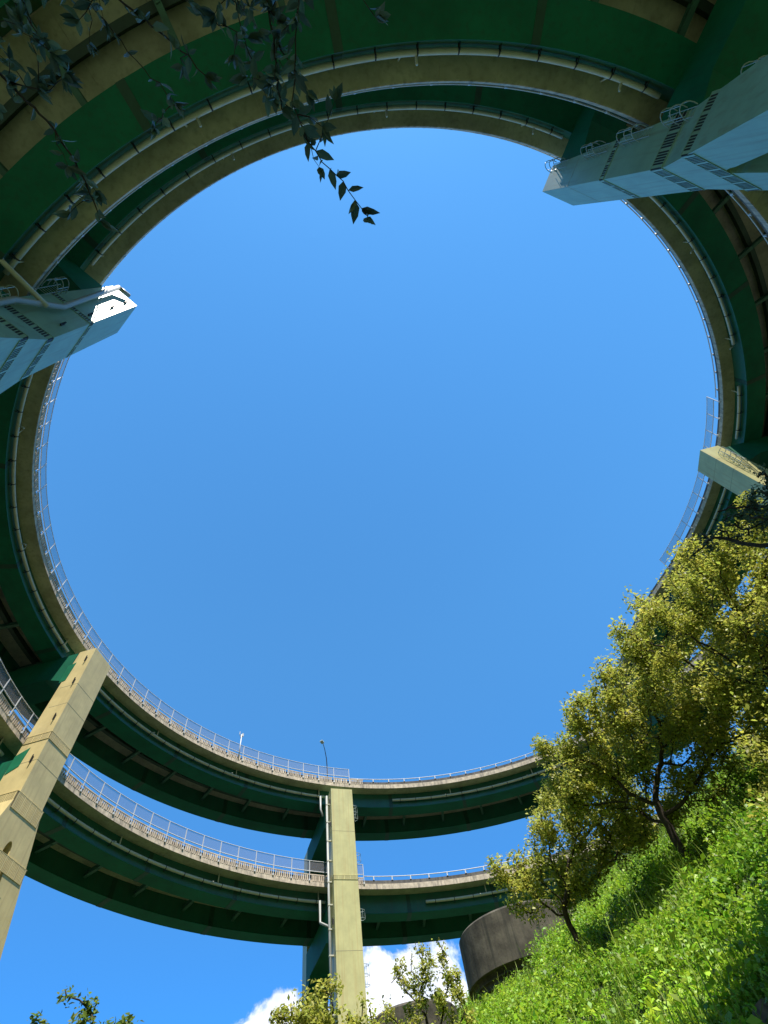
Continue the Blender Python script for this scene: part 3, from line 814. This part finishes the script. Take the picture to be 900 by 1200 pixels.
def leaf(c, d, L, n_):
    d = d / np.linalg.norm(d); u = n_ - d * (n_ @ d); u /= np.linalg.norm(u); w_ = np.cross(d, u); k = len(lv)
    W_ = L * rg.uniform(.17, .24)
    pts = [c, c + d * L * .3 + w_ * W_ + u * L * .05, c + d * L * .65 + w_ * W_ * .8 + u * L * .03, c + d * L - u * L * .08,
           c + d * L * .65 - w_ * W_ * .8 + u * L * .03, c + d * L * .3 - w_ * W_ + u * L * .05, c + d * L * .33, c + d * L * .66 - u * L * .02]
    lv.extend([tuple(q_ - ob) for q_ in pts])
    for f_ in ((0, 1, 6), (0, 6, 5), (1, 2, 7, 6), (6, 7, 4, 5), (2, 3, 7), (7, 3, 4)): lf.append(tuple(k + i for i in f_))


def twig(pts, r0=.012, r1=.003, dens=22, L=.105, side=.3, start=0.0, tuft=True, shoots=5):
    pts = [np.array(p) for p in pts]
    # resample with jitter
    seg = []
    for a_, b_ in zip(pts[:-1], pts[1:]):
        n = max(1, int(np.linalg.norm(b_ - a_) / .06))
        for i in range(n): seg.append(a_ + (b_ - a_) * i / n + rg.normal(size=3) * .006)
    seg.append(pts[-1]); n = len(seg)
    mb.tube([q_ - ob for q_ in seg], list(np.linspace(r0, r1, n)), 5, False)
    length = .06 * n
    for i in range(int(length * dens * 0.7)):
        u = start + (1 - start) * rg.random(); j = min(n - 2, int(u * (n - 1))); c = seg[j]; ax_ = seg[j + 1] - seg[j]; ax_ /= np.linalg.norm(ax_) + 1e-9
        d = rg.normal(size=3) * .8 + ax_ * .7 + np.array([0, 0, -.35])
        leaf(c, d, L * rg.uniform(.6, 1.25), rg.normal(size=3) + np.array([0, 0, 1.2]))
    if tuft:
        for i in range(5): leaf(seg[-1], rg.normal(size=3) * .5 + ax_ * 1.0, L * rg.uniform(.8, 1.3), rg.normal(size=3) + np.array([0, 0, 1.]))
    if shoots:
        for i in range(int(length * (1 - start) * shoots)):
            u = start + (1 - start) * rg.random(); p = seg[min(n - 1, int(u * n))]
            d = rg.normal(size=3) * np.array([1, 1, .5]); d /= np.linalg.norm(d); l_ = rg.uniform(.10, .34)
            twig([p, p + d * l_ * .5 + rg.normal(size=3) * .02, p + d * l_ + np.array([0, 0, -l_ * .35])], .004, .0015, 26, L=L * .95, shoots=0, tuft=True)
    return seg


def sub(seg, fr, dx, dy, L=.5, **k):
    """side shoot from a fraction of a twig, heading in picture-plane-like world directions"""
    p = seg[int(fr * (len(seg) - 1))]; d = np.array([dx, dy, rg.uniform(-.35, .1)]); d /= np.linalg.norm(d)
    q_ = p + d * L * .5 + rg.normal(size=3) * .03; twig([p, q_, p + d * L + np.array([0, 0, -.05])], .006, .002, **k)


fork = ob + np.array([0.6, 1.2, 4.6])
mb.tube([np.zeros(3), np.array([.1, .3, 2.2]), fork - ob], [.20, .16, .12], 9)
L1 = twig([fork, near(-120, -60, 5.0), near(0, 88, 4.7), near(62, 150, 4.5), near(100, 212, 4.4), near(117, 258, 4.35)], .05, .004, 16, start=.45)
sub(L1, .62, .5, -.3, .5, dens=30); sub(L1, .72, .6, .3, .45, dens=34); sub(L1, .8, -.6, .2, .35, dens=34); sub(L1, .55, .5, -.5, .7, dens=26); sub(L1, .87, .6, .0, .45, dens=34); sub(L1, .68, -.4, .6, .4, dens=30)
L2 = twig([fork, near(20, -160, 5.0), near(135, -5, 4.6), near(190, 40, 4.5), (near(240, 88, 4.4))], .045, .004, 16, start=.5); sub(L2, .72, .7, .1, .6, dens=26); sub(L2, .8, .2, .6, .35, dens=34); sub(L2, .9, -.3, .6, .3, dens=34); sub(L2, .62, -.1, .8, .5, dens=24)
L3 = twig([fork, near(230, -200, 5.0), near(312, -10, 4.6), near(322, 55, 4.5), near(330, 128, 4.4)], .045, .004, 16, start=.5); sub(L3, .75, -.6, .25, .45, dens=38); sub(L3, .83, .55, .4, .45, dens=38); sub(L3, .9, -.5, .5, .4, dens=38); sub(L3, .95, .4, .55, .35, dens=38); sub(L3, .7, -.8, -.1, .6, dens=26)
L4 = twig([L3[int(.55 * len(L3))], near(352, -20, 4.5), near(347, 60, 4.45), near(343, 120, 4.35), near(360, 165, 4.3), near(378, 190, 4.25), near(402, 212, 4.2), near(431, 254, 4.15)], .010, .003, 14, start=.3, L=.095, shoots=2)
for i in range(24):      # leaves set alternately along the hanging end
    u = .62 + .38 * i / 23; j = min(len(L4) - 2, int(u * (len(L4) - 1))); d0 = L4[j + 1] - L4[j]; d0 /= np.linalg.norm(d0)
    vw = L4[j] - CAM; vw /= np.linalg.norm(vw); sd_ = np.cross(d0, vw) * (1 if i % 2 else -1)
    leaf(L4[j], d0 * .75 + sd_ * rg.uniform(.5, 1.0) + rg.normal(size=3) * .15, rg.uniform(.11, .155), -vw + rg.normal(size=3) * .35)
sub(L4, .55, .5, .35, .3, dens=34); sub(L4, .62, -.4, .6, .28, dens=40); sub(L4, .7, -.1, .6, .22, dens=34); sub(L4, .85, .5, .2, .18, dens=34); sub(L4, .4, .6, .1, .45, dens=30)
L5 = twig([L3[int(.5 * len(L3))], near(370, -60, 4.8), near(420, -15, 4.7), near(440, 20, 4.6)], .01, .003, 20, start=.5); sub(L5, .8, .4, .4, .3, dens=36)
L6 = twig([L1[int(.3 * len(L1))], near(-20, -40, 4.9), near(30, 20, 4.8), near(60, 60, 4.6)], .015, .004, 20, start=.4); sub(L6, .7, .6, .1, .5, dens=32); sub(L6, .85, -.3, .6, .4, dens=34); sub(L6, .6, .4, -.5, .5, dens=30)
L7 = twig([L2[int(.35 * len(L2))], near(60, -80, 4.9), near(95, -10, 4.8), near(150, 60, 4.7), near(205, 120, 4.6)], .012, .003, 14, start=.5)
L8 = twig([L2[int(.6 * len(L2))], near(200, -20, 4.7), near(255, 28, 4.6), near(290, 45, 4.6)], .009, .003, 20, start=.3)
L9 = twig([L3[int(.6 * len(L3))], near(270, -20, 4.7), near(285, 40, 4.6), near(300, 85, 4.5)], .009, .003, 24, start=.3); sub(L9, .8, -.6, .2, .35, dens=34)
mb.build('trunk', m_bark, T, True)
me = bpy.data.meshes.new('crown'); me.from_pydata(lv, [], lf); me.update(); link('crown', me, m_leafD, T)

# ------------------------------------------------------------------ weeds and tall grass on the slope
rg = np.random.default_rng(33)
n = 300000
az = np.radians(rg.uniform(34, 89, n)); hd = 9 + 42 * rg.random(n) ** 1.25
x = CAM[0] + hd * np.cos(az); y = CAM[1] + hd * np.sin(az)
s = (x - CAM[0]) * ax[0] + (y - CAM[1]) * ax[1]
ok = (s > 4.5) & (s < 31)
x, y = x[ok], y[ok]
# clumpy growth: many small plants, each a loose dome of leaves, with gaps between them
npl = 15000
az = np.radians(rg.uniform(34, 89, npl)); hd = 9 + 42 * rg.random(npl) ** 1.15
px_ = CAM[0] + hd * np.cos(az); py_ = CAM[1] + hd * np.sin(az); s_ = (px_ - CAM[0]) * ax[0] + (py_ - CAM[1]) * ax[1]
ok = (s_ > 4.5) & (s_ < 31); px_, py_, s_ = px_[ok], py_[ok], s_[ok]; k_ = 30
ph = rg.uniform(.10, .95, len(px_)) ** 1.5; pr_ = rg.uniform(.14, .42, len(px_))
v = rg.normal(size=(len(px_), k_, 3)); v /= np.linalg.norm(v, axis=2)[..., None]; v[..., 2] = np.abs(v[..., 2])
v *= (rg.random((len(px_), k_, 1)) ** .35)
X_ = px_[:, None] + v[..., 0] * pr_[:, None]; Y_ = py_[:, None] + v[..., 1] * pr_[:, None]
Z_ = hill(px_, py_)[:, None] + v[..., 2] * ph[:, None] + .03
xa, ya = x[::6], y[::6]
c0 = np.stack([xa, ya, hill(xa, ya) + rg.random(len(xa)) * .18], 1)
x, y, z = (np.concatenate([X_.ravel(), c0[:, 0]]), np.concatenate([Y_.ravel(), c0[:, 1]]), np.concatenate([Z_.ravel(), c0[:, 2]]))
mx_, my_ = [], []
cs = []
for i in range(230):
    a0 = R_(rg.uniform(36, 88)); h0 = rg.uniform(11, 46); X0 = CAM[0] + h0 * math.cos(a0); Y0 = CAM[1] + h0 * math.sin(a0)
    if not (5.5 < (X0 - CAM[0]) * ax[0] + (Y0 - CAM[1]) * ax[1] < 29): continue
    R0 = rg.uniform(.35, 1.0); m_ = int(420 * R0); v = rg.normal(size=(m_, 3)); v /= np.linalg.norm(v, axis=1)[:, None]; v[:, 2] = np.abs(v[:, 2])
    cc = np.array([X0, Y0, float(hill(X0, Y0)) + .1]) + v * np.array([R0, R0, R0 * rg.uniform(.7, 1.3)]) * (rg.random(m_) ** .4)[:, None]; cs.append(cc)
c = np.concatenate([np.stack([x, y, z], 1)] + cs)
g1 = quads('weeds', leafquads(c, rg.choice([.075, .11, .17], len(c), p=[.45, .4, .15]), .3, .6, rg), m_grass); tag(g1, 'bright green leafy weeds covering the slope', 'weeds', kind='stuff')
# blades
n = 30000
az = np.radians(rg.uniform(34, 89, n)); hd = 9 + 42 * rg.random(n)
x = CAM[0] + hd * np.cos(az); y = CAM[1] + hd * np.sin(az); s = (x - CAM[0]) * ax[0] + (y - CAM[1]) * ax[1]
pa = np.sin(x * .5 + 1) * np.sin(y * .42 + x * .2) + .5 * rg.normal(size=n)
ok = (s > 4.5) & (s < 31) & ((pa > .25) | (s > 22.5)); x, y = x[ok], y[ok]; n = len(x); z = hill(x, y)
a_ = rg.uniform(0, 2 * PI, n); ln = rg.uniform(.15, .55, n); hh = rg.uniform(.35, .9, n) * np.where(rg.random(n) < .06, 1.8, 1.0); wd = .012
d = np.stack([np.cos(a_), np.sin(a_), 0 * a_], 1); pr = np.stack([-np.sin(a_), np.cos(a_), 0 * a_], 1) * wd
p0 = np.stack([x, y, z], 1); p1 = p0 + d * (ln * .35)[:, None] + np.array([0, 0, 1]) * (hh * .75)[:, None]; p2 = p0 + d * ln[:, None] + np.array([0, 0, 1]) * hh[:, None]
q1 = np.stack([p0 - pr, p0 + pr, p1 + pr * .9, p1 - pr * .9], 1); q2 = np.stack([p1 - pr * .9, p1 + pr * .9, p2 + pr * .1, p2 - pr * .1], 1)
g2 = quads('tall_grass', np.concatenate([q1, q2]), m_blade); tag(g2, 'tufts of tall arching grass among the weeds and along the crest', 'grass', kind='stuff')

S.render.engine = 'CYCLES'
S.cycles.max_bounces = 8; S.cycles.transparent_max_bounces = 16
